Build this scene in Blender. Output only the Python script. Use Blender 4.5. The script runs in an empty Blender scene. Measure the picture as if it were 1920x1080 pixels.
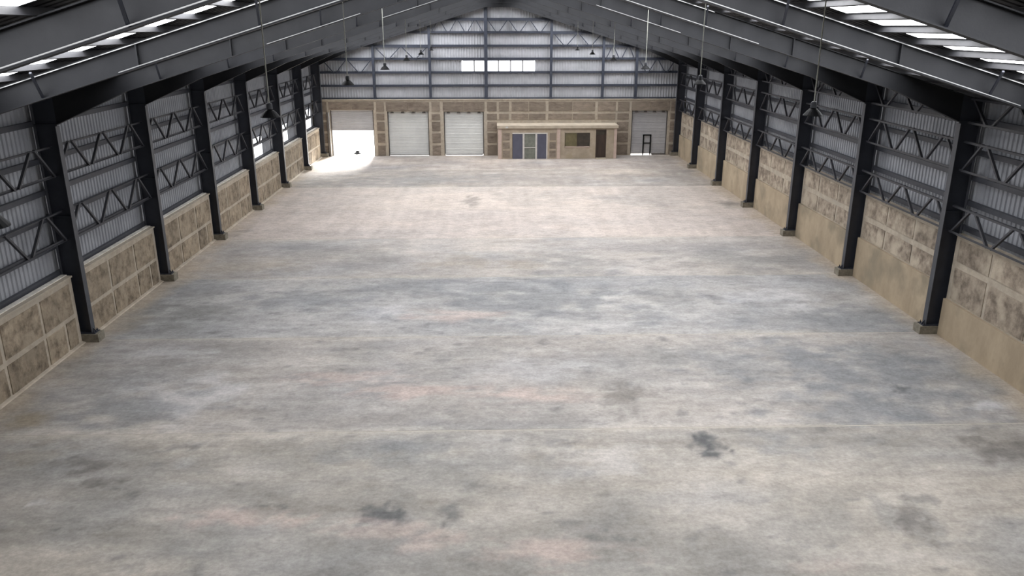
import bpy, math, random
import numpy as np
from mathutils import Vector
R_ = math.radians
random.seed(7)
sc = bpy.context.scene
col = sc.collection

# ---------------------------------------------------------------- camera
H = 9.181
cam_d = bpy.data.cameras.new('camera'); cam = bpy.data.objects.new('camera', cam_d); col.objects.link(cam)
cam.location = (0, 0, H)
cam.rotation_euler = (R_(90 - 18.28), 0, -R_(1.517))
cam_d.sensor_width = 36; cam_d.lens = 1486.5 / 1920 * 36; cam_d.clip_end = 500
sc.camera = cam
# ---------------------------------------------------------------- world, sun, exposure
SKYLIGHT = 10.0          # translucent roof sheets, lit by the sky behind them
w = bpy.data.worlds.new('overcast_sky'); sc.world = w; w.use_nodes = True
bg = w.node_tree.nodes['Background']; bg.inputs[0].default_value = (0.93, 0.96, 1, 1); bg.inputs[1].default_value = 7.0
sd = bpy.data.lights.new('sun', 'SUN'); sun = bpy.data.objects.new('sun', sd); col.objects.link(sun)
sd.energy = 60; sd.angle = R_(24); sd.color = (1, .97, .93)
sun.location = (0, 90, 30)
sun.rotation_euler = Vector((-.14, -1, -.36)).to_track_quat('-Z', 'Y').to_euler()
sc.view_settings.view_transform = 'Standard'; sc.view_settings.look = 'None'
sc.view_settings.exposure = 0.0; sc.view_settings.gamma = 1; sc.view_settings.use_curve_mapping = False

# ---------------------------------------------------------------- measures
XC = .68; IN = 12.92; OUT = 13.52          # portal frame: centre line, inner and outer column faces (half widths)
Z0 = 23.02; BAY = 6.1; G = 59.35           # first column in view, bay, face of the gable masonry
YB = -3.0
FR = [Z0 + BAY * k for k in range(-3, 6)] + [59.1]    # frames; index 3 = first in view
def FY(k): return FR[k + 3]
SL = .305
def roof_h(a, base=11.25): return base - SL * a       # a = distance from the ridge

# ---------------------------------------------------------------- materials
def srgb(c):
    return tuple(((v / 255) / 12.92 if v / 255 <= .04045 else ((v / 255 + .055) / 1.055) ** 2.4) for v in c)
def mat(name, c1, c2=None, scale=6, rough=.7, metal=0, bump=0, bscale=40, stretch=(1, 1, 1), detail=6, emit=0, c3=None, scale3=1.2, spec=.5, vary=0):
    m = bpy.data.materials.new(name); m.use_nodes = True; nt = m.node_tree; N = nt.nodes; L = nt.links
    b = N['Principled BSDF']; b.inputs['Roughness'].default_value = rough; b.inputs['Metallic'].default_value = metal
    b.inputs['Specular IOR Level'].default_value = spec
    c1 = srgb(c1); c2 = srgb(c2) if c2 else tuple(x * .82 for x in c1)
    tc = N.new('ShaderNodeTexCoord'); mp = N.new('ShaderNodeMapping'); mp.inputs['Scale'].default_value = stretch
    geo = N.new('ShaderNodeNewGeometry'); L.new(geo.outputs['Position'], mp.inputs[0])
    no = N.new('ShaderNodeTexNoise'); no.inputs['Scale'].default_value = scale; no.inputs['Detail'].default_value = detail
    no.inputs['Roughness'].default_value = .65
    L.new(mp.outputs[0], no.inputs[0])
    cr = N.new('ShaderNodeValToRGB'); cr.color_ramp.elements[0].position = .36; cr.color_ramp.elements[1].position = .64
    cr.color_ramp.elements[0].color = (*c2, 1); cr.color_ramp.elements[1].color = (*c1, 1)
    L.new(no.outputs[0], cr.inputs[0]); out = cr.outputs[0]
    if c3:
        n3 = N.new('ShaderNodeTexNoise'); n3.inputs['Scale'].default_value = scale3; n3.inputs['Detail'].default_value = 4
        L.new(geo.outputs['Position'], n3.inputs[0])
        r3 = N.new('ShaderNodeValToRGB'); r3.color_ramp.elements[0].position = .5; r3.color_ramp.elements[1].position = .66
        L.new(n3.outputs[0], r3.inputs[0])
        mx = N.new('ShaderNodeMixRGB'); L.new(r3.outputs[0], mx.inputs[0]); L.new(out, mx.inputs[1]); mx.inputs[2].default_value = (*srgb(c3), 1)
        out = mx.outputs[0]
    if vary:
        oi = N.new('ShaderNodeObjectInfo'); mr = N.new('ShaderNodeMapRange'); mr.inputs[3].default_value = 1 - vary; mr.inputs[4].default_value = 1 + vary
        L.new(oi.outputs['Random'], mr.inputs[0]); vs = N.new('ShaderNodeVectorMath'); vs.operation = 'SCALE'
        L.new(out, vs.inputs[0]); L.new(mr.outputs[0], vs.inputs['Scale']); out = vs.outputs[0]
    L.new(out, b.inputs['Base Color'])
    if bump:
        nb = N.new('ShaderNodeTexNoise'); nb.inputs['Scale'].default_value = bscale; nb.inputs['Detail'].default_value = 5
        L.new(mp.outputs[0], nb.inputs[0]); bu = N.new('ShaderNodeBump'); bu.inputs['Strength'].default_value = bump
        bu.inputs['Distance'].default_value = .03
        L.new(nb.outputs[0], bu.inputs['Height']); L.new(bu.outputs[0], b.inputs['Normal'])
    if emit:
        L.new(out, b.inputs['Emission Color']); b.inputs['Emission Strength'].default_value = emit
    return m
M = {
 'steel': mat('dark_steel_paint', (47, 50, 59), (40, 43, 51), 2, .5, bump=.05),
 'flange': mat('column_flange_lit', (70, 72, 78), (60, 62, 67), 2, .5),  # column steel made lighter: light from the nave put into the colour
 'lattice': mat('lattice_steel', (62, 63, 68), (52, 53, 58), 2, .5),
 'rafter': mat('rafter_steel_paint', (37, 38, 41), (31, 32, 35), 1.5, .6, bump=.05, spec=.3),
 'post': mat('gable_steel_paint', (58, 63, 75), (50, 55, 67), 2, .5),
 'girt': mat('girt_steel', (66, 68, 75), (56, 58, 64), 3, .5),
 'purlin': mat('purlin_steel', (66, 66, 68), (54, 54, 57), 3, .5, spec=.3),
 'clad': mat('metal_cladding', (180, 181, 186), (168, 170, 175), 1.3, .5, c3=(160, 162, 166), scale3=.5),
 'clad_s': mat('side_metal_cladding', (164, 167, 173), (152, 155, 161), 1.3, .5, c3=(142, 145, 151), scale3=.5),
 'roof': mat('roof_sheet', (50, 50, 53), (40, 40, 43), 1, .7, spec=.2),
 'skylight': mat('translucent_roof_sheet', (255, 255, 255), (246, 248, 255), 1, .4, emit=SKYLIGHT),
 'pane': mat('translucent_wall_sheet', (255, 255, 255), (235, 240, 250), 1.5, .4, emit=1.3),
 'cement': mat('cement_render', (182, 171, 155), (160, 149, 133), 3, .9, bump=.3, bscale=14, c3=(164, 155, 141)),
 'cement_low': mat('cement_plinth', (174, 158, 134), (154, 139, 117), 1.2, .9, bump=.25, bscale=10, stretch=(1, 1, .5), c3=(140, 129, 110), scale3=.9),
 'ledge': mat('ledge_cement', (226, 222, 214), (196, 190, 180), 4, .9, bump=.2),
 'mason': mat('rough_masonry', (158, 144, 124), (98, 87, 73), 3.0, .95, bump=.8, bscale=9, detail=9, c3=(146, 134, 116), scale3=2.6, vary=.16),
 'mason_r': mat('pale_rough_masonry', (168, 155, 138), (110, 99, 87), 3.4, .95, bump=.8, bscale=9, detail=9, c3=(178, 166, 148), scale3=1.4, vary=.12),
 'mason_g': mat('gable_masonry', (140, 128, 115), (106, 95, 84), 3.0, .95, bump=.6, bscale=8, detail=8, stretch=(.6, 1, 1.6), c3=(126, 115, 102), scale3=1.2, vary=.16),
 'plinth': mat('concrete_pedestal', (136, 130, 116), (104, 99, 88), 6, .9, bump=.4),
 'shutter': mat('roller_shutter', (214, 215, 212), (202, 203, 201), 1, .45),
 'shutter_o': mat('backlit_open_shutter', (182, 182, 184), (170, 170, 172), 1, .5),  # greyed so the colour holds the shade of a backlit curtain
 'shutter_d': mat('shaded_roller_shutter', (184, 183, 184), (170, 169, 171), 1, .5),  # same shutter material, its shade put into a greyer colour
 'rail': mat('shutter_rail', (92, 88, 84), (70, 66, 64), 4, .6),
 'galv': mat('galvanised_steel', (190, 190, 190), (170, 170, 170), 6, .35, metal=.6),
 'officewall': mat('office_plaster', (172, 158, 140), (150, 138, 121), 1.6, .9, bump=.2, c3=(156, 143, 122), scale3=1.3),
 'officeroof': mat('office_slab', (186, 174, 156), (168, 157, 140), 2, .9),
 'pilaster': mat('pilaster_plaster', (192, 172, 160), (178, 158, 146), 3, .9),
 'bluepanel': mat('blue_grey_panel', (86, 87, 102), (78, 79, 93), 2, .4),
 'glass': mat('office_glass', (122, 124, 114), (100, 104, 96), 2.5, .15),
 'olive': mat('olive_glass', (106, 98, 70), (92, 86, 60), 3, .2),
 'darkglass': mat('dark_glass', (62, 55, 46), (48, 43, 36), 3, .15),
 'alu': mat('aluminium_frame', (200, 196, 190), (186, 182, 176), 3, .4),
 'wood': mat('dark_wood', (62, 47, 38), (46, 34, 28), 3, .6, stretch=(4, 4, .5)),
 'lamp': mat('lamp_black', (16, 17, 19), (12, 13, 15), 3, .6, spec=.2),
 'lampgrey': mat('lamp_grey', (74, 76, 80), (62, 64, 68), 3, .5, spec=.2),
 'lens': mat('lamp_lens', (200, 200, 196), (190, 190, 186), 3, .2),
 'cable': mat('pale_cable', (176, 178, 168), (160, 162, 152), 3, .5),
 'ground': mat('outside_concrete', (224, 220, 212), (206, 202, 194), 1, .9),
 'joint': mat('joint_filler', (190, 183, 172), (168, 161, 150), 2, .9),
}

# ---------------------------------------------------------------- mesh helpers
class MB:
    def __init__(s): s.v = []; s.f = []
    def box(s, a, b):
        x0, y0, z0 = a; x1, y1, z1 = b; n = len(s.v)
        s.v += [(x0,y0,z0),(x1,y0,z0),(x1,y1,z0),(x0,y1,z0),(x0,y0,z1),(x1,y0,z1),(x1,y1,z1),(x0,y1,z1)]
        s.f += [tuple(n + i for i in q) for q in ((0,3,2,1),(4,5,6,7),(0,1,5,4),(1,2,6,5),(2,3,7,6),(3,0,4,7))]
        return s
    def bar(s, a, b, wx, wy, up=(0, 0, 1)):
        """rectangular bar from a to b; wx across, wy along 'up'"""
        a = Vector(a); b = Vector(b); d = (b - a).normalized(); u = Vector(up)
        r = d.cross(u)
        if r.length < 1e-4: r = d.cross(Vector((1, 0, 0)))
        r.normalize(); u = r.cross(d).normalized(); n = len(s.v)
        for p in (a, b):
            for i, j in ((-1,-1),(1,-1),(1,1),(-1,1)):
                s.v.append(tuple(p + r * (i * wx / 2) + u * (j * wy / 2)))
        s.f += [tuple(n + i for i in q) for q in ((0,1,2,3),(7,6,5,4),(0,4,5,1),(1,5,6,2),(2,6,7,3),(3,7,4,0))]
        return s
    def prism(s, poly, y0, y1):
        """polygon in XZ extruded along Y"""
        n = len(s.v); k = len(poly)
        s.v += [(x, y0, z) for x, z in poly] + [(x, y1, z) for x, z in poly]
        s.f.append(tuple(n + i for i in range(k))); s.f.append(tuple(n + k + i for i in reversed(range(k))))
        for i in range(k): s.f.append((n + i, n + k + i, n + k + (i + 1) % k, n + (i + 1) % k))
        return s
    def lathe(s, prof, n=16, c=(0, 0, 0)):
        st = len(s.v)
        for r, z in prof:
            for i in range(n):
                t = 2 * math.pi * i / n; s.v.append((c[0] + r * math.cos(t), c[1] + r * math.sin(t), c[2] + z))
        for j in range(len(prof) - 1):
            for i in range(n):
                s.f.append((st+j*n+i, st+j*n+(i+1)%n, st+(j+1)*n+(i+1)%n, st+(j+1)*n+i))
        return s
    def mesh(s, name, m):
        me = bpy.data.meshes.new(name); me.from_pydata(s.v, [], s.f); me.materials.append(m); me.update()
        import bmesh
        bm = bmesh.new(); bm.from_mesh(me); bmesh.ops.recalc_face_normals(bm, faces=bm.faces); bm.to_mesh(me); bm.free()
        return me
    def build(s, name, m, parent=None, loc=(0, 0, 0)):
        return put(name, s.mesh(name, m), parent, loc)
def put(name, me, parent=None, loc=(0, 0, 0)):
    o = bpy.data.objects.new(name, me); col.objects.link(o); o.location = loc
    if parent is not None: o.parent = parent
    return o
def struct(o): o['kind'] = 'structure'; return o
def thing(name, label, cat, loc=(0, 0, 0), group=None):
    o = bpy.data.objects.new(name, None); col.objects.link(o); o.location = loc; o.empty_display_size = .2
    o['label'] = label; o['category'] = cat
    if group: o['group'] = group
    return o
def tag(o, label, cat, group=None):
    o['label'] = label; o['category'] = cat
    if group: o['group'] = group
    return o
def dup(root, loc, label, group=None):
    r = root.copy(); col.objects.link(r); r.location = loc; r['label'] = label
    if group: r['group'] = group
    for ch in list(root.children):
        c = ch.copy(); col.objects.link(c); c.parent = r
        for g in list(ch.children):
            d = g.copy(); col.objects.link(d); d.parent = c
    return r

# ---------------------------------------------------------------- floor
def vnoise(x, y, seed):
    rs = np.random.RandomState(seed); T = rs.rand(256, 256)
    xi = np.floor(x).astype(int); yi = np.floor(y).astype(int); fx = x - xi; fy = y - yi
    fx = fx * fx * (3 - 2 * fx); fy = fy * fy * (3 - 2 * fy)
    g = lambda i, j: T[i % 256, j % 256]
    return (g(xi,yi)*(1-fx)+g(xi+1,yi)*fx)*(1-fy)+(g(xi,yi+1)*(1-fx)+g(xi+1,yi+1)*fx)*fy
def fbm(x, y, seed, o=4):
    s = 0; a = .5; t = 0
    for i in range(o):
        s = s + a * vnoise(x * 2 ** i, y * 2 ** i, seed + i); t += a; a *= .55
    return s / t
# stains worn into the concrete: kind, x, y, half sizes, strength (metres)
STAINS = [('d',-8.94,15.64,.59,.45,.5),('d',-8.24,14.86,.39,.15,.6),('w',-9.22,14.19,.19,.15,.5),('w',-6.82,15.58,.26,.27,.35),('b',-2.85,16.07,1.21,.53,.4),('b',-2.02,16.21,.61,.29,.4),('D',-2.19,13.56,.37,.33,.7),('D',-.88,13.52,.23,.29,.5),('g',-1.44,15.1,1.49,1.29,.35),('p',-5.2,13.54,.84,.32,.6),('p',-3.97,13.42,.42,.18,.6),('p',-2.32,13.12,.92,.34,.45),('p',-1.26,12.68,.6,.24,.5),('p',1.22,12.38,.99,.39,.6),('D',4.94,16.17,.35,.49,.8),('b',6.63,16.2,.74,.49,.4),('g',8.03,13.26,.63,.88,.45),('d',8.25,13.04,.31,.52,.5),('d',11.54,15.61,.73,.58,.6),('g',8.98,16.4,1.0,.5,.35),('b',-6.79,12.91,1.41,.5,.15),('g',6.17,13.69,.97,1.11,.25),('p',-3.86,19.97,1.9,.42,.5),('p',-1.9,19.19,1.27,.49,.6),('p',1.05,18.71,1.25,.47,.55),('w',-7.83,18.98,1.52,1.26,.45),('b',-9.23,18.37,1.75,.9,.5),('b',10.4,19.67,2.76,2.22,.75),('b',9.31,17.7,2.01,.57,.55),('D',10.85,19.01,.2,.29,.7),('d',3.42,18.68,.63,.94,.4),('o',-11.36,17.74,.6,.48,.85),('w',12.97,17.89,.54,.26,.6),('g',5.08,21.25,.93,.78,.5),('b',7.19,20.45,1.66,.92,.4),('g',-10.58,25.29,1.6,1.57,.75),('b',-6.83,26.68,1.69,1.16,.5),('b',1.63,26.43,4.31,2.17,.6),('g',-.37,21.77,.95,.61,.4),('b',11.19,24.24,2.81,1.29,.55),('w',-4.02,25.33,1.08,.79,.4),('p',-1.3,24.89,1.42,.51,.5),('g',6.19,26.52,1.14,1.45,.4),('w',9.98,26.39,1.52,.86,.35),('o',-1.36,31.36,1.31,.94,.3),('o',1.03,30.75,.86,.6,.35),('g',3.46,31.29,1.32,1.56,.5),('g',10.48,31.13,3.29,1.55,.5),('o',-9.47,30.79,1.5,1.05,.3),('g',-6.4,32.69,2.04,1.17,.3),('g',-12.14,35.98,.99,.8,.5),('d',-1.16,43.04,.47,1.26,.4),('d',13.14,42.03,.81,.81,.5),('g',-10.84,50.18,2.02,1.67,.6),('g',-4.43,50.05,4.39,1.67,.5),('g',2.65,43.87,2.39,2.03,.2),('g',7.97,43.32,1.78,1.99,.25),('d',10.64,50.64,2.07,.96,.3),('g',-12.33,21.67,.93,.79,.4),('w',-9.85,21.99,1.26,.49,.4),('p',6.06,11.79,.57,.18,.3),('g',13.62,19.95,.89,1.06,.4),('o',-10.42,16.14,.72,.6,.3),('g',-5.36,16.02,1.45,.59,.2),('w',2.3,15.38,1.3,.67,.25),('w',1.15,20.58,1.81,.74,.25)]
SC = {'d': (98,94,90), 'D': (80,82,84), 'b': (122,124,127), 'g': (128,127,125), 'p': (194,174,165), 'o': (146,134,116), 'w': (204,203,204)}
def floor_material():
    m = bpy.data.materials.new('stained_concrete'); m.use_nodes = True; nt = m.node_tree; N = nt.nodes; L = nt.links
    b = N['Principled BSDF']; b.inputs['Roughness'].default_value = .82; b.inputs['Specular IOR Level'].default_value = .25
    at = N.new('ShaderNodeAttribute'); at.attribute_name = 'wear'
    geo = N.new('ShaderNodeNewGeometry')
    def noise(sc_, st, lo, hi, a, bb, det=7):
        mp = N.new('ShaderNodeMapping'); mp.inputs['Scale'].default_value = st; L.new(geo.outputs['Position'], mp.inputs[0])
        n = N.new('ShaderNodeTexNoise'); n.inputs['Scale'].default_value = sc_; n.inputs['Detail'].default_value = det; n.inputs['Roughness'].default_value = .7
        L.new(mp.outputs[0], n.inputs[0])
        r = N.new('ShaderNodeMapRange'); r.inputs[1].default_value = lo; r.inputs[2].default_value = hi; r.inputs[3].default_value = a; r.inputs[4].default_value = bb
        L.new(n.outputs[0], r.inputs[0]); return r.outputs[0]
    a1 = noise(1.0, (.8, 1.15, 1), .3, .7, .86, 1.12)
    a2 = noise(3.6, (.8, 1.1, 1), .3, .7, .8, 1.16)
    a3 = noise(12, (.9, 1, 1), .32, .68, .82, 1.13)
    m1 = N.new('ShaderNodeMath'); m1.operation = 'MULTIPLY'; L.new(a1, m1.inputs[0]); L.new(a2, m1.inputs[1])
    m2 = N.new('ShaderNodeMath'); m2.operation = 'MULTIPLY'; L.new(m1.outputs[0], m2.inputs[0]); L.new(a3, m2.inputs[1])
    vm = N.new('ShaderNodeVectorMath'); vm.operation = 'SCALE'; L.new(at.outputs['Color'], vm.inputs[0]); L.new(m2.outputs[0], vm.inputs['Scale'])
    L.new(vm.outputs[0], b.inputs['Base Color'])
    bu = N.new('ShaderNodeBump'); bu.inputs['Strength'].default_value = .25; bu.inputs['Distance'].default_value = .02
    L.new(a2, bu.inputs['Height']); L.new(bu.outputs[0], b.inputs['Normal'])
    return m
FM = floor_material()
floor = struct(MB().box((-13.0, YB, -.3), (14.35, 59.75, -.004)).build('floor', M['joint']))
JY = [YB, 4.8, 10.9, 16.96, 23.01, 29.2, 35.1, 41.0, 47.2, 53.2, 59.75]
TINT = [(165,159,151)]*3 + [(164,159,154), (162,160,158), (172,166,160), (183,173,165), (184,174,165), (166,158,150), (170,161,153)]
for i in range(len(JY) - 1):
    y0 = JY[i] + .022; y1 = JY[i + 1] - .022
    d = .1 if JY[i] < 28 else (.15 if JY[i] < 36 else .22)
    if i < 2: d = .6
    nx = int(27.3 / d); ny = int((y1 - y0) / d)
    xs = np.linspace(-12.98, 14.33, nx + 1); ys = np.linspace(y0, y1, ny + 1)
    X, Y = np.meshgrid(xs, ys); x = X.ravel(); y = Y.ravel()
    c = np.array(TINT[i], float)[None, :] * np.ones((len(x), 1))
    far = 1 if i >= 6 and i <= 7 else 0
    n1 = fbm(x * .22 + 5, y * .42 + i * 7, 11); n2 = fbm(x * .3 + 50, y * .5 + 9, 31); n3 = fbm(x * .75, y * 1.6, 51)
    k = (.35 if far else 1.0)
    t = np.clip((n1 - .5) * 3.4, -1, 1)[:, None] * k
    c = c + t * np.array([17, 15, 12])
    t = np.clip((n2 - .5) * 3.2, 0, 1)[:, None] * k
    c = c * (1 - .5 * t) + np.array([139, 140, 142]) * .5 * t
    c = c + ((n3 - .5) * 34)[:, None] * k
    if i <= 4:
        sp = fbm(x * 1.9 + 3, y * 3.4, 71, 3); t = np.clip((sp - .70) * 8, 0, 1)[:, None] * .45
        c = c * (1 - t) + np.array([110, 110, 110]) * t
        # drag marks of the float across the slab
        st = fbm(x * .35 + y * .1, y * 6.0, 91, 3); c = c + ((st - .5) * 16)[:, None]
    if i >= 6:
        st = fbm(x * 3.0, y * .35, 95, 3); c = c + ((st - .5) * 22)[:, None]
    for kd, sx, sy, rx, ry, al in STAINS:
        if sy + ry * 2.2 < y0 or sy - ry * 2.2 > y1: continue
        wob = (fbm(x * 1.7 / max(min(rx, 1.3), .4) + sx, y * 1.9 / max(min(ry, 1.0), .4) + sy, 131, 5) - .5)
        r = np.sqrt(((x - sx) / (rx * 1.25)) ** 2 + ((y - sy) / (ry * 1.25)) ** 2) + wob * (.7 if kd == 'o' and al > .8 else 2.4)
        t = np.clip((1.15 - r) / 1.0, 0, 1); t = (t * t * (3 - 2 * t) * al)[:, None]
        c = c * (1 - t) + np.array(SC[kd]) * t
    # bare pale cement along the walls and the joints
    e = np.minimum(x + 12.45, 13.95 - x) + (fbm(x * .9, y * .9, 151) - .5) * 1.6
    t = np.clip((1.0 - e) / 1.0, 0, 1)[:, None] * .75; c = c * (1 - t) + np.array([172, 158, 140]) * t
    e = np.minimum(y - y0, y1 - y) + (fbm(x * .5, y * 2, 161) - .45) * 1.0
    t = np.clip((.22 - e) / .3, 0, 1)[:, None] * .4; c = c * (1 - t) + np.array([192, 184, 172]) * t
    c = np.clip(c, 0, 255) / 255; lin = np.where(c <= .04045, c / 12.92, ((c + .055) / 1.055) ** 2.4)
    me = bpy.data.meshes.new('floor_slab')
    idx = np.arange((nx + 1) * (ny + 1)).reshape(ny + 1, nx + 1)
    q = np.stack([idx[:-1, :-1], idx[:-1, 1:], idx[1:, 1:], idx[1:, :-1]], -1).reshape(-1, 4)
    vs = np.stack([x, y, np.zeros_like(x)], -1)
    # slab edge skirt so that the joint has depth
    nv = len(vs); edge0 = idx[0, :]; sk = vs[edge0].copy(); sk[:, 2] = -.0035
    edge1 = idx[-1, :]; sk1 = vs[edge1].copy(); sk1[:, 2] = -.0035
    vs = np.concatenate([vs, sk, sk1]); ar = np.arange(nx)
    q0 = np.stack([nv + ar, nv + ar + 1, edge0[1:], edge0[:-1]], -1)
    q1 = np.stack([edge1[:-1], edge1[1:], nv + nx + 1 + ar + 1, nv + nx + 1 + ar], -1)
    q = np.concatenate([q, q0, q1]); lin = np.concatenate([lin, lin[edge0], lin[edge1]])
    me.from_pydata(vs.tolist(), [], q.tolist()); me.materials.append(FM)
    ca = me.color_attributes.new('wear', 'FLOAT_COLOR', 'POINT')
    ca.data.foreach_set('color', np.concatenate([lin, np.ones((len(lin), 1))], 1).ravel().astype(np.float32))
    put('floor_slab', me, floor)
out_g = struct(MB().box((-40, 59.76, -.4), (45, 130, -.03)).build('ground_outside', M['ground']))

# ---------------------------------------------------------------- side walls
def corr(x0, x1, pitch, depth):
    """trapezoid profile: list of (t, offset)"""
    P = []; t = x0
    while t < x1 - 1e-6:
        for f, o in ((0, 0), (.3, 0), (.42, 1), (.58, 1), (.7, 0)):
            if t + f * pitch <= x1: P.append((t + f * pitch, o * depth))
        t += pitch
    P.append((x1, 0)); return P
def rough_box(a, b, face, j=.02):
    """a masonry panel with uneven edges; 'face' is the axis it faces"""
    m = MB(); m.box(a, b)
    ax = [i for i in range(3) if i != face]
    m.v = [tuple((c + random.uniform(-j, j) if i in ax else c) for i, c in enumerate(v)) for v in m.v]
    return m
def side_wall(s, name, ztop, plinths, matm):
    """s = -1 left, +1 right"""
    X = lambda a: XC + s * a
    f = 13.18 if s < 0 else 13.33        # masonry face from the centre line
    wall = MB(); ys = [YB] + [y for y in FR] + [59.35]
    back_a = 13.62 if s < 0 else 13.66
    for i in range(len(ys) - 1):
        y0 = ys[i] + (.21 if i else 0); y1 = ys[i + 1] - (.21 if i < len(ys) - 2 else 0)
        if i:
            xa, xb = sorted((X(13.535), X(back_a))); wall.box((xa, ys[i] - .21, 0), (xb, ys[i] + .21, ztop))
        if y1 - y0 < .2: continue
        x0, x1 = sorted((X(f + .02), X(back_a)))
        wall.box((x0, y0, 0), (x1, y1, ztop))
        if ys[i] < 10: continue
        zp = plinths
        if s > 0:
            if abs(ys[i] - FY(-1)) < .1: zp = 1.2
            xa, xb = sorted((X(f - .07), X(f + .02)))
    wo = struct(wall.build(name, M['cement']))
    for i in range(len(ys) - 1):
        if ys[i + 1] < 12 or ys[i + 1] - ys[i] < 3: continue
        y0 = ys[i] + .21; y1 = ys[i + 1] - .21; L_ = y1 - y0
        t = (y0 + .2, y0 + 1.85, y0 + 1.99, y0 + 3.75, y0 + 3.89, y1 - .2)
        cols_ = [(t[0], t[1]), (t[2], t[3]), (t[4], t[5])]
        if s < 0: rows = [(.06, .86), (1.0, 1.93)]
        else:
            zp = 1.2 if abs(ys[i] - FY(-1)) < .1 else 1.55
            x0, x1 = sorted((X(f - .07), X(f + .02)))
            MB().box((x0, y0, 0), (x1, y1, zp)).build('plaster_plinth', M['cement_low'], wo)
            rows = [(zp + .05, 2.24), (2.46, ztop - .1)]
        for r, (z0, z1) in enumerate(rows):
            cc = list(cols_)
            if s < 0 and r == 0: cc = cc[:2] + [(t[4], t[4] + .95), (t[4] + 1.08, t[5])]
            for ya, yb in cc:
                x0, x1 = sorted((X(f), X(f + .05)))
                rough_box((x0, ya, z0), (x1, yb, z1), 0).build('masonry_panel', matm, wo)
        # ledge on top of the masonry
        m = MB(); fw = 13.46 if s < 0 else 13.55
        m.prism([(X(f - .03), ztop), (X(f - .03), ztop + .045), (X(13.3), ztop + .05), (X(fw), ztop + .05), (X(fw), ztop)], y0, y1); m.build('wall_ledge', M['cement'], wo)
        if s < 0:
            xa, xb = sorted((X(13.3), X(13.47))); MB().box((xa, y0, ztop + .045), (xb, y1, ztop + .075)).build('ledge_capping', M['ledge'], wo)
        # cement fillet at the foot
        if s < 0:
            m = MB(); m.prism([(X(f + .03), 0), (X(f - .09), .001), (X(f - .07), .03), (X(f + .03), .06)], y0, y1)
            m.build('cement_fillet', M['cement'], wo)
    # metal cladding above the masonry, one sheet run per bay
    for i in range(len(ys) - 1):
        y0, y1 = ys[i], ys[i + 1]
        if y1 - y0 < .05: continue
        if i == len(ys) - 2: y1 = 59.66
        P = corr(y0, y1, .2, .035); v = []; fc = []
        zt = roof_h(13.64, 11.40)
        for t, o in P:
            xx = X(13.66 + .035 - o); v += [(xx, t, ztop - .1), (xx, t, zt)]
        for k in range(len(P) - 1): fc.append((2*k, 2*k+2, 2*k+3, 2*k+1))
        me = bpy.data.meshes.new('cladding_sheet'); me.from_pydata(v, [], fc); me.materials.append(M['clad_s'])
        put('cladding_sheet', me, wo)
    # girts: channels running the length of the wall
    hs = (2.13, 2.95, 3.8, 4.55, 5.45, 6.5) if s < 0 else (3.34, 4.1, 4.85, 5.6, 6.5)
    for h in hs:
        m = MB(); a0, a1 = sorted((X(13.535), X(13.65)))
        xo0, xo1 = sorted((X(13.535), X(13.543)))
        m.box((xo0, YB, h), (xo1, 59.3, h + .13)); m.box((a0, YB, h + .13), (a1, 59.3, h + .138)); m.box((a0, YB, h - .008), (a1, 59.3, h))
        m.build('girt', M['girt'], wo)
    return wo
wl = side_wall(-1, 'wall_left', 2.1, 0, M['mason'])
wr = side_wall(1, 'wall_right', 3.2, 1.55, M['mason_r'])
# translucent panels let into the left cladding, just above the masonry
for n, (ya, yb, za, zb) in enumerate([(43.7, 45.5, 2.3, 3.35), (49.5, 51.4, 2.3, 3.35), (55.3, 58.3, 2.3, 3.6)]):
    wn = struct(MB().box((XC - 13.64, ya - .04, za - .04), (XC - 13.60, yb + .04, za)).box((XC - 13.64, ya - .04, zb), (XC - 13.60, yb + .04, zb + .04))
                .box((XC - 13.64, ya - .04, za), (XC - 13.60, ya, zb)).box((XC - 13.64, yb, za), (XC - 13.60, yb + .04, zb)).build('window_%d' % (n + 2), M['girt']))
    k = max(2, round((yb - ya) / .62))
    for j in range(k):
        a = ya + (yb - ya) * j / k; b = ya + (yb - ya) * (j + 1) / k
        MB().box((XC - 13.635, a + .02, za), (XC - 13.615, b - .02, zb)).build('pane', M['pane'], wn)
# back wall behind the camera
struct(MB().box((-13.1, YB - .3, 0), (14.4, YB, 12)).build('wall_back', M['cement']))

# ---------------------------------------------------------------- gable wall
DOORS = [(-11.75, -8.58, 3.34), (-7.58, -4.55, 3.24), (-3.45, -.5, 3.22), (10.43, 13.12, 3.26)]
GT = 4.06
gc = bpy.data.objects.new('wall_gable', None); col.objects.link(gc); struct(gc)
m = MB(); xs = [-12.98] + [v for d in DOORS for v in d[:2]] + [14.36]
for i in range(0, len(xs), 2): m.box((xs[i], G, 0), (xs[i + 1], G + .38, GT))
for a, b, h in DOORS: m.box((a, G, h), (b, G + .38, GT))
gw = struct(m.build('wall_far', M['cement']))
def gp(x0, x1, z0, z1): rough_box((x0, G - .035, z0), (x1, G + .02, z1), 1, .015).build('masonry_panel', M['mason_g'], gw)
for a, b, h in DOORS:                                # lintel panels over the shutters
    mid = (a + b) / 2; gp(a - .05, mid - .02, h + .04, 3.92); gp(mid + .02, b + .05, h + .04, 3.92)
rows = [(.06, .78), (.97, 1.66), (1.84, 2.47), (2.64, 3.06), (3.26, 3.92)]
for x0, x1 in ((-8.35, -7.8), (-4.32, -3.72)):
    for r in rows: gp(x0, x1, *r)
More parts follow.
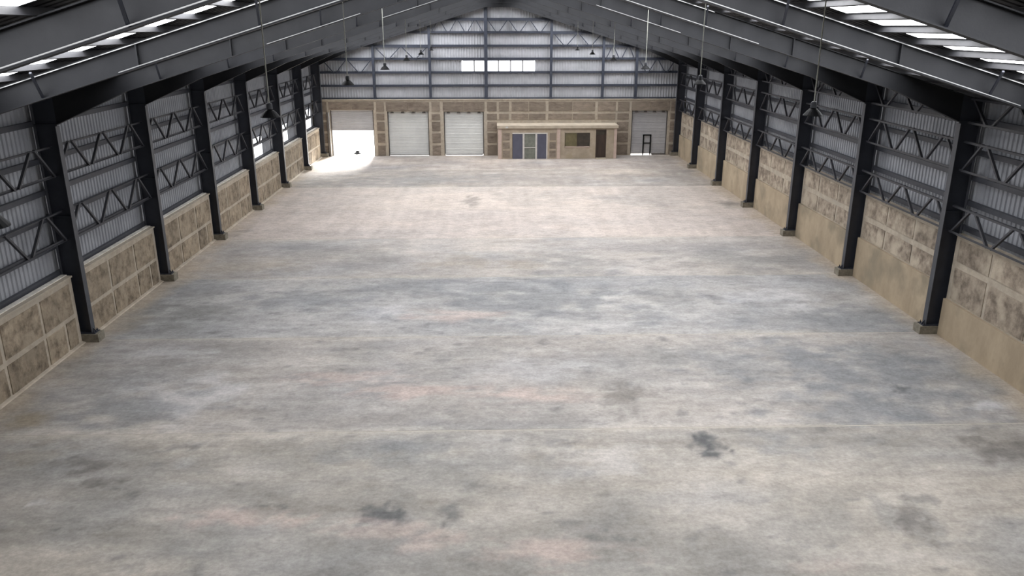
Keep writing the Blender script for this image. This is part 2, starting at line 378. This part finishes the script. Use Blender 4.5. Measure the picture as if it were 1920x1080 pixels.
for x0, x1, rr in ((-.25, .45, rows), (.62, 1.34, rows[3:]), (1.54, 2.75, rows[3:]), (2.83, 4.04, rows[3:]), (4.26, 6.0, rows[3:]), (6.08, 7.68, rows[3:]),
                   (7.9, 9.2, rows[3:]), (9.36, 10.2, rows), (13.3, 13.9, rows), (-12.7, -11.95, rows)):
    for r in rr: gp(x0, x1, *r)
MB().box((-12.9, G - .05, GT), (14.2, G + .42, GT + .05)).build('wall_ledge', M['cement'], gw)
CY = G + .34                                         # plane of the gable cladding
CL = (-2.05, 3.22, 6.04, 6.84)                       # clerestory strip
def clad_strip(x0, x1, z0, z1):
    P = corr(x0, x1, .2, .035); v = []; fc = []
    for t, o in P:
        zt = roof_h(abs(t - XC), 11.38) if z1 is None else z1
        v += [(t, CY + .035 - o, z0), (t, CY + .035 - o, zt)]
    for k in range(len(P) - 1): fc.append((2*k, 2*k+2, 2*k+3, 2*k+1))
    me = bpy.data.meshes.new('cladding_sheet'); me.from_pydata(v, [], fc); me.materials.append(M['clad']); put('cladding_sheet', me, gc)
cuts = [-13.0, -10.0, -7.2, -4.4, CL[0]]
for a, b in zip(cuts[:-1], cuts[1:]): clad_strip(a, b, GT - .1, None)
clad_strip(CL[0], XC, GT - .1, CL[2]); clad_strip(XC, CL[1], GT - .1, CL[2]); clad_strip(CL[0], XC, CL[3], None); clad_strip(XC, CL[1], CL[3], None)
cuts = [CL[1], 6.2, 9.0, 11.6, 14.35]
for a, b in zip(cuts[:-1], cuts[1:]): clad_strip(a, b, GT - .1, None)
for h in (5.0, 5.93, 6.88, 7.78, 8.7, 9.6):
    ha = min(13.3, (11.2 - h) / SL)
    m = MB(); xa, xb = XC - ha, XC + ha
    segs = [(xa, xb)] if h != 5.93 else [(xa, CL[0]), (CL[1], xb)]
    if h == 5.93: segs = [(xa, xb)]
    for p, q in segs: m.box((p, CY - .11, h), (q, CY - .1, h + .13)); m.box((p, CY - .11, h + .13), (q, CY - .005, h + .14)); m.box((p, CY - .11, h - .01), (q, CY - .005, h))
    m.build('girt', M['post'], gc)
m = MB(); m.box((-12.8, CY - .11, GT + .05), (14.1, CY - .1, GT + .16)); m.build('girt', M['post'], gc)
wn = struct(MB().box((CL[0], CY - .02, CL[2]), (CL[1], CY + .03, CL[2] + .03)).box((CL[0], CY - .02, CL[3] - .03), (CL[1], CY + .03, CL[3])).build('window_1', M['girt']))
pw = (CL[1] - CL[0]) / 6
for j in range(6):
    a = CL[0] + j * pw; MB().box((a + .05, CY - .0, CL[2] + .03), (a + pw - .03, CY + .02, CL[3] - .03)).build('pane', M['pane'], wn)
    if j: MB().box((a - .03, CY - .02, CL[2] + .03), (a + .05, CY + .025, CL[3] - .03)).build('mullion', M['galv'], wn)

# gable posts
PX = [(-8.42, 'leftmost'), (-4.36, 'second from the left'), (-.31, 'tall, left of the ridge'), (4.41, 'third from the right'), (8.2, 'second from the right'), (10.64, 'rightmost, short')]
PL = ['short dark steel post nearest the left end of the gable, above the open shutter', 'dark steel gable post above the gap between the two closed white shutters',
      'tallest dark steel gable post rising to the ridge through the lit window strip', 'dark steel gable post just right of the lit window strip',
      'dark steel gable post second from the right, above the office door', 'short dark steel gable post furthest right, above the shaded shutter jamb']
for (x, _), lb in zip(PX, PL):
    t = thing('gable_post', lb, 'post', (x, G + .13, GT + .05), 'posts standing on the gable masonry')
    h = roof_h(abs(x - XC), 10.95) - GT - .05
    pw_ = .12 if x == -.31 else .09
    MB().box((-pw_, -.01, 0), (pw_, .01, h)).build('flange', M['post'], t, (0, -.06, 0))
    pw_ = .12 if x == -.31 else .09
    MB().box((-pw_, -.01, 0), (pw_, .01, h)).build('flange', M['post'], t, (0, .04, 0))
    MB().box((-.006, -.05, 0), (.006, .03, h)).build('web', M['post'], t)
    MB().box((-.13, -.11, -.0), (.13, .08, .02)).build('base_plate', M['post'], t)
# gable lattice girts: x0, x1, bottom, top, number of diagonals, first goes up?
GL = [(-12.1, -8.52, 5.97, 6.86, 4, 0, 'lattice girt at the far left end of the gable, beside the corner column'),
      (-8.32, -4.46, 6.92, 7.76, 4, 0, 'lattice girt on the gable between its two leftmost posts'),
      (-4.26, -.41, 8.74, 9.58, 6, 1, 'high lattice girt left of the ridge post'),
      (-.21, 4.31, 8.74, 9.58, 6, 0, 'high lattice girt right of the ridge post'),
      (4.51, 8.1, 7.82, 8.68, 4, 0, 'lattice girt on the gable just below and right of the high ones'),
      (8.3, 10.54, 6.92, 7.76, 4, 1, 'lattice girt between the two rightmost gable posts'),
      (10.74, 13.5, 5.97, 6.86, 4, 0, 'lattice girt at the far right end of the gable')]
for x0, x1, z0, z1, n, up, lb in GL:
    t = thing('lattice_girt', lb, 'lattice girt', (x0, G + .13, z0), 'lattice girts on the gable wall')
    L_ = x1 - x0; h = z1 - z0
    MB().box((0, -.03, -.03), (L_, .03, .03)).build('bottom_chord', M['post'], t)
    MB().box((0, -.03, h - .03), (L_, .03, h + .03)).build('top_chord', M['post'], t)
    for j in range(n):
        a = L_ * j / n + .09; b = L_ * (j + 1) / n - .09; u = (j + up) % 2
        za, zb = (.03, h - .03) if u else (h - .03, .03)
        MB().bar((a, 0, za), (b, 0, zb), .055, .11, (0, 1, 0)).build('diagonal', M['post'], t)

# roller doors
def corr_h(x0, x1, z0, z1, y):
    P = corr(z0, z1, .11, .018); v = []; fc = []
    for t, o in P: v += [(x0, y - o, t), (x1, y - o, t)]
    for k in range(len(P) - 1): fc.append((2*k, 2*k+1, 2*k+3, 2*k+2))
    m = MB(); m.v = v; m.f = fc; return m
for n, (a, b, h) in enumerate(DOORS):
    mt = (M['shutter_o'], M['shutter'], M['shutter'], M['shutter_d'])[n]
    y = G + .2
    fr = struct(MB().box((a, y - .1, 0), (a + .07, y + .1, h)).box((b - .07, y - .1, 0), (b, y + .1, h)).build('door_%d' % (n + 1), M['rail']))
    zb = (1.86, .02, .02, .07)[n]
    corr_h(a + .07, b - .07, zb + .08, h, y).build('shutter_curtain', mt, fr)
    MB().box((a + .08, y - .04, zb), (b - .08, y + .03, zb + .09)).build('bottom_bar', M['galv'] if n else mt, fr)
    if n:
        k = 4
        for j in range(k):
            c_ = a + .35 + (b - a - .7) * j / (k - 1)
            MB().prism([(c_ - .13, h - .12), (c_ + .13, h - .12), (c_ + .09, h - .01), (c_ - .09, h - .01)], y - .16, y - .07).build('drum_bracket', M['rail'], fr)
    if n == 3:
        MB().box((12.05, y - .05, 0), (b - .07, y + .03, .09)).build('threshold', M['rail'], fr)
        wk = MB()
        x0, x1 = 11.36, 11.98
        wk.box((x0, y - .09, 0), (x0 + .09, y - .03, 1.5)); wk.box((x1 - .09, y - .09, 0), (x1, y - .03, 1.5)); wk.box((x0, y - .09, 1.42), (x1, y - .03, 1.5)); wk.box((x0 + .09, y - .085, .84), (x1 - .09, y - .035, .9))
        wk.build('wicket_frame', M['lamp'], fr)
# pipes and rail beside the open shutter
for x, r, lb, mt in ((-11.82, .045, 'grey downpipe between the corner column and the open shutter', 'galv'), (-11.95, .045, 'dark pipe close against the left corner column of the gable', 'rail')):
    o = MB().lathe([(0, 0), (r, 0), (r, 3.2), (0, 3.2)], 12).build('downpipe', M[mt], None, (x, G - .1, 0)); tag(o, lb, 'pipe')

# ---------------------------------------------------------------- roof
ceil = bpy.data.objects.new('ceiling', None); col.objects.link(ceil); struct(ceil)
def slope_sheet(s, y0, y1, name, mt, base=11.385, ribs=True, a=(0, 13.75)):
    A0, A1 = a
    P = corr(y0, y1, .25, .03) if ribs else [(y0, 0), (y1, 0)]
    v = []; fc = []
    for t, o in P:
        v += [(XC + s * A0, t, roof_h(A0, base) + o), (XC + s * A1, t, roof_h(A1, base) + o)]
    for k in range(len(P) - 1): fc.append((2*k, 2*k+1, 2*k+3, 2*k+2))
    me = bpy.data.meshes.new(name); me.from_pydata(v, [], fc); me.materials.append(mt)
    put(name, me, ceil)
for s in (-1, 1):
    y = YB - .3
    for k in range(-2, 7):
        w0 = (1.45, .35) if s < 0 else (2.3, .4)
        if k >= 3: w0 = (2.4, .35)                    # extra rooflight width added out of view to brighten the gable end
        a, b = FY(k) - w0[0], FY(k) - w0[1]
        slope_sheet(s, y, a, 'roof_sheet', M['roof']); slope_sheet(s, a, b, 'skylight_sheet', M['skylight'], ribs=False, a=(1.0, 10.9)); y = b
        slope_sheet(s, a, b, 'roof_sheet', M['roof'], ribs=False, a=(0, 1.0)); slope_sheet(s, a, b, 'roof_sheet', M['roof'], ribs=False, a=(10.9, 13.75))
    slope_sheet(s, y, 59.8, 'roof_sheet', M['roof'])
pm = MB(); pm.box((-.003, YB, 0), (.003, 59.6, .12)).box((-.003, YB, 0), (.05, 59.6, .005)).box((-.05, YB, .115), (.003, 59.6, .12))
pme = pm.mesh('purlin', M['purlin'])
for s in (-1, 1):
    for i in range(18):
        a = .35 + .76 * i
        o = put('purlin', pme, ceil, (XC + s * a, 0, roof_h(a, 11.25) + .008)); o.rotation_euler = (0, s * math.atan(SL), 0)
# sag rods tie the purlins between the frames
for s in (-1, 1):
    for k in range(-2, 6):
        y = FY(k) + 3.4
        MB().bar((XC + s * .4, y, roof_h(.4, 11.3)), (XC + s * 13.2, y, roof_h(13.2, 11.3)), .016, .016).build('sag_rod', M['galv'], ceil)

# ---------------------------------------------------------------- portal frames
ORD = {-2: 'just beyond the camera side edge of the view', -1: 'first out of view', 0: 'nearest', 1: 'second nearest', 2: 'third', 3: 'fourth', 4: 'fifth', 5: 'sixth', 6: 'last'}
def make_column(s):
    t = thing('steel_column', '', 'column', (0, 0, 0), 'steel portal columns along the side walls')
    X = lambda a: s * a
    zi = roof_h(IN, 11.25) - .02; zo = roof_h(OUT, 11.25) - .02; zb = .28
    MB().prism([(X(IN), zb), (X(OUT), zb), (X(OUT), zo), (X(IN), zi)], -.006, .006).build('web', M['steel'], t)
    for a, z in ((IN, 6.5), (OUT, zo)):
        x0, x1 = sorted((X(a - .009), X(a + .009))); MB().box((x0, -.11, zb), (x1, .11, z)).build('flange', M['flange'], t)
    x0, x1 = sorted((X(IN - .12), X(OUT + .0)))
    MB().box((x0, -.16, .26), (x1, .16, .285)).build('base_plate', M['steel'], t)
    g = MB(); g.prism([(X(IN - .01), .285), (X(IN - .11), .285), (X(IN - .01), .42)], -.012, .012); g.build('gusset', M['steel'], t)
    for y in (-.1, .1):
        MB().lathe([(0, 0), (.028, 0), (.028, .05), (.012, .05), (.012, .09), (0, .09)], 6, (X(IN - .07), y, .285)).build('anchor_bolt', M['steel'], t)
    for z in (3.9, 6.55):
        x0, x1 = sorted((X(IN + .01), X(OUT - .01)))
        MB().box((x0, -.1, z), (x1, .1, z + .012)).build('stiffener', M['steel'], t)
    return t
def make_pedestal(s):
    x0, x1 = sorted((s * (IN - .22), s * (OUT - .05)))
    return MB().box((x0, -.2, 0), (x1, .2, .26)).mesh('pedestal', M['plinth'])
for s, side in ((-1, 'left'), (1, 'right')):
    proto = None; pm_ = make_pedestal(s)
    for k in range(-2, 7):
        loc = (XC, FY(k), 0)
        if k < 0: lb = 'dark steel column on the %s wall, %s, nearer the camera than any in the picture' % (side, 'before the edge of the frame' if k == -1 else 'two bays before the edge')
        elif k == 6: lb = 'dark steel corner column where the %s wall meets the gable' % side
        else: lb = 'dark steel column on the %s wall, %s of the row from the camera' % (side, ORD[k])
        if proto is None: proto = make_column(s); proto.location = loc; proto['label'] = lb
        else: dup(proto, loc, lb)
        o = put('pedestal', pm_, None, loc)
        if k < 0: pl = 'concrete pedestal under the %s wall column, %s' % (side, 'just out of frame' if k == -1 else 'furthest out of frame')
        elif k == 6: pl = 'concrete pedestal under the %s corner column at the gable' % side
        else: pl = 'low concrete pedestal under the %s column of the %s wall' % (ORD[k], side)
        tag(o, pl, 'pedestal', 'concrete pedestals under the columns')
def make_frame():
    t = thing('roof_rafter', '', 'rafter', (0, 0, 0), 'rafters of the roof')
    top = [(IN - .0, roof_h(IN)), (0, 11.25)]
    bot = [(IN - .0, 6.54), (IN - 2.1, roof_h(IN - 2.1, 10.76)), (1.0, roof_h(1.0, 10.76)), (0, 10.46)]
    for s in (-1, 1):
        P = [(s * x, z) for x, z in top + bot[::-1]]
        MB().prism(P, -.006, .006).build('web', M['rafter'], t)
        MB().bar((s * (IN + .6), 0, roof_h(IN + .6) - .004), (0, 0, 11.246), .2, .02, (0, 0, 1)).build('top_flange', M['rafter'], t)
        m = MB()
        for (xa, za), (xb, zb) in zip(bot[:-1], bot[1:]): m.bar((s * xa, 0, za), (s * xb, 0, zb), .2, .02, (0, 0, 1))
        m.build('bottom_flange', M['rafter'], t)
        for a in (3.2, 7.8):                          # bolted end plates and fly braces
            MB().box((s * a - .015, -.1, roof_h(a, 10.77)), (s * a + .015, .1, roof_h(a, 11.24))).build('end_plate', M['rafter'], t)
        for a in (5.3, 9.85):
            MB().bar((s * a, -.02, roof_h(a, 10.8)), (s * (a - .1), -.5, roof_h(a - .1, 11.28)), .045, .045).build('fly_brace', M['steel'], t)
    MB().box((-.015, -.1, 10.47), (.015, .1, 11.24)).build('end_plate', M['rafter'], t)
    return t
RL = ['dark steel rafter closest to the camera, crossing the very top corners', 'long dark rafter below the bright skylight row, one bay before the first columns',
      'rafter carried by the nearest visible pair of columns', 'rafter carried by the second pair of columns', 'rafter carried by the third pair of columns',
      'rafter carried by the fourth pair of columns', 'rafter carried by the fifth pair of columns', 'rafter carried by the sixth pair of columns', 'rafter against the gable wall at the far end']
proto = None
for k in range(-2, 7):
    if proto is None: proto = make_frame(); proto.location = (XC, FY(k), 0); proto['label'] = RL[k + 2]; RAF = {k: proto}
    else: RAF[k] = dup(proto, (XC, FY(k), 0), RL[k + 2])

# thin pale bars added to imitate skylit flange edges on the nearer rafters
LIT_EDGES = [(-2, -1, 1, 9.6, 0), (-1, -1, .6, 12.6, 1), (-1, -1, 1, 8.2, 0), (0, -1, 4.2, 6.8, 0), (1, -1, 2.0, 4.4, 0),
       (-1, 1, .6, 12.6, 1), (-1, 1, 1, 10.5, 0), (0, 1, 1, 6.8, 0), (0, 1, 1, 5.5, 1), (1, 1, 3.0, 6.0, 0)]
for k, s, a0, a1, tp in LIT_EDGES:
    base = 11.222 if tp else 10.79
    o = MB().bar((s * a0, -.112, roof_h(a0, base)), (s * a1, -.112, roof_h(a1, base)), .017, .017).build('lit_edge', M['galv'], RAF[k])
    o['label'] = 'thin pale lit flange edge'

# ---------------------------------------------------------------- lattice girders between the columns
def make_lattice(L_, h, down=0, n=6):
    t = thing('lattice_girder', '', 'lattice girder', (0, 0, 0))
    for nm, z, sg in (('bottom_chord', 0, 1), ('top_chord', h, -1)):
        m = MB(); m.box((-.035, 0, z - .005), (.035, L_, z + .005)); m.box((-.035, 0, min(z, z + sg * .06)), (-.026, L_, max(z, z + sg * .06))); m.build(nm, M['lattice'], t)
    for j in range(n):
        u = (j + down) % 2 == 0
        a = L_ * j / n + .1; b = L_ * (j + 1) / n - .1
        za, zb = (.0, h) if u else (h, .0)
        MB().bar((0, a, za), (0, b, zb), .06, .075, (1, 0, 0)).build('diagonal', M['lattice'], t)
    return t
for s, side, rows in ((-1, 'left', ((5.08, .86, 'upper', 0), (3.2, .88, 'lower', 0))), (1, 'right', ((5.12, .88, 'middle', 0), (3.28, .82, 'lowest', 0), (6.5, .72, 'topmost', 1)))):
    for z, h, nm, dn in rows:
        proto = None
        for k in range(-2, 6):
            y0 = FY(k) + .02; loc = (XC + s * 13.18, y0, z)
            if k < -1: lb = '%s lattice girder on the %s wall, two bays before the first column' % (nm, side)
            elif k == -1: lb = '%s lattice girder on the %s wall, cut off by the picture edge' % (nm, side)
            else: lb = '%s lattice girder on the %s wall, in the %s bay counted from the camera' % (nm, side, ['first full', 'second', 'third', 'fourth', 'fifth', 'last'][k])
            g = 'lattice girders of the %s wall' % side
            if k == 5: t = make_lattice(59.1 - FY(5) - .04, h, dn, 6); t.location = loc; t['label'] = lb; t['group'] = g
            elif proto is None: proto = make_lattice(BAY - .04, h, dn); proto.location = loc; proto['label'] = lb; proto['group'] = g
            else: dup(proto, loc, lb, g)

# ---------------------------------------------------------------- office built against the gable
OY = 57.72
of = thing('office_booth', 'low plastered office with a flat pale roof built against the far gable wall', 'office', (.52, OY, 0))
def op(name, x0, x1, z0, z1, mt, y0=0, y1=.15, parent=of): return MB().box((x0 - .52, y0, z0), (x1 - .52, y1, z1)).build(name, mt, parent)
D = G - .04 - OY
m = MB()
for x0, x1, z0, z1 in ((.52, 1.55, 0, 2.2), (1.55, 4.1, 1.88, 2.2), (4.1, 5.35, 0, 2.2), (5.35, 7.18, 0, .86), (5.35, 7.18, 1.86, 2.2), (7.18, 7.6, 0, 2.2), (7.6, 8.36, 2.1, 2.2), (8.36, 9.12, 0, 2.2)):
    m.box((x0 - .52, 0, z0), (x1 - .52, .15, z1))
m.box((0, .15, 0), (.15, D, 2.2)); m.box((8.45, .15, 0), (8.6, D, 2.2)); m.build('wall', M['officewall'], of)
op('roof_slab', .46, 9.2, 2.2, 2.4, M['officeroof'], -.12, D)
for x0, x1 in ((.52, .78), (4.78, 5.02), (8.92, 9.12)): op('pilaster', x0, x1, 0, 2.2, M['pilaster'], -.05, 0)
for z0, z1 in ((.1, .6), (.75, 1.2), (1.35, 1.85)):
    op('masonry_panel', .86, 1.36, z0, z1, M['mason_g'], -.02, 0); op('masonry_panel', 4.25, 4.7, z0, z1, M['mason_g'], -.02, 0)
sd_ = op('sliding_door', 1.55, 4.1, 1.8, 1.88, M['alu'], .0, .1)
for x in (2.3, 3.22, 4.02): op('frame', x, x + .13 if x < 4 else 4.1, 0, 1.8, M['alu'], 0, .1, sd_)
op('frame', 2.43, 3.22, .78, .84, M['alu'], 0, .1, sd_)
op('door_leaf', 1.57, 2.3, 0, 1.8, M['bluepanel'], .03, .08, sd_); op('door_leaf', 3.35, 4.02, 0, 1.8, M['bluepanel'], .03, .08, sd_)
op('pane', 2.43, 3.22, .84, 1.8, M['glass'], .05, .07, sd_); op('pane', 2.43, 3.22, 0, .78, M['glass'], .05, .07, sd_)
wi = op('window', 5.35, 7.18, .82, .88, M['pilaster'], -.04, .12)
op('pane', 5.38, 6.24, .88, 1.86, M['olive'], .06, .08, wi); op('pane', 6.3, 7.16, .88, 1.86, M['darkglass'], .06, .08, wi); op('mullion', 6.24, 6.3, .88, 1.86, M['wood'], .03, .1, wi)
do = op('doorway', 7.6, 8.36, 2.02, 2.1, M['wood'], .0, .12)
op('jamb', 7.6, 7.68, 0, 2.02, M['wood'], 0, .12, do); op('jamb', 8.28, 8.36, 0, 2.02, M['wood'], 0, .12, do)
op('door_leaf', 7.68, 8.28, .02, 1.72, M['wood'], .08, .12, do); op('transom', 7.68, 8.28, 1.72, 2.02, M['darkglass'], .08, .11, do)
op('door_step', 7.62, 8.34, 0, .07, M['officeroof'], -.25, 0)
fl = thing('floodlight', 'small white floodlight on the left front corner of the office roof', 'lamp', (1.15, OY - .25, 2.24))
MB().box((-.09, -.05, 0), (.09, .03, .12)).build('housing', M['lens'], fl); MB().box((-.015, .03, .03), (.015, .125, .07)).build('bracket', M['galv'], fl)

# ---------------------------------------------------------------- pendant lamps in two rows
def make_lamp(s, x):
    t = thing('pendant_lamp', '', 'lamp', (0, 0, 0))
    MB().lathe([(.0, .03), (.045, .03), (.07, .02), (.11, -.02), (.155, -.075), (.16, -.09), (.15, -.088), (.1, -.03), (0, .01)], 20).build('shade', M['lamp'], t)
    MB().lathe([(0, .14), (.035, .14), (.05, .12), (.055, .04), (.03, .03), (0, .03)], 14).build('driver_housing', M['lampgrey'], t)
    MB().lathe([(0, -.065), (.06, -.062), (.1, -.05), (.1, -.04), (0, -.04)], 16).build('lens', M['lens'], t)
    top = roof_h(abs(x - XC), 11.24) - 7.85
    MB().lathe([(0, .14), (.011, .14), (.011, top), (0, top)], 8).build('cable', M['cable'], t)
    MB().lathe([(0, top - .06), (.04, top - .06), (.04, top), (0, top)], 10).build('ceiling_cup', M['galv'], t)
    return t
names = ['at the picture edge', 'nearest one fully in view', 'second in the row', 'third in the row', 'fourth in the row', 'fifth in the row', 'furthest, close to the gable']
for s, x, ks in ((-1, -3.62, range(0, 7)), (1, 5.38, range(1, 7))):
    proto = None
    for k in ks:
        y = 5.85 + 7.5 * k; side = 'left' if s < 0 else 'right'
        lb = 'small black pendant lamp on a long cable, %s row, %s' % (side, names[k])
        if proto is None: proto = make_lamp(s, x); proto.location = (x - (.14 if s < 0 else 0), y, 7.85); proto['label'] = lb; proto['group'] = 'pendant lamps hanging in two rows'
        else: dup(proto, (x, y, 7.85), lb)
# small dark object on the bright ground in the open doorway
o = MB().lathe([(0, .28), (.09, .27), (.14, .22), (.16, .14), (.27, .06), (.3, .0), (0, 0)], 14).build('dark_bundle', M['lamp'], None, (-10.1, 60.6, -.03))
tag(o, 'small dark bundle lying on the bright ground outside the open shutter', 'bundle')
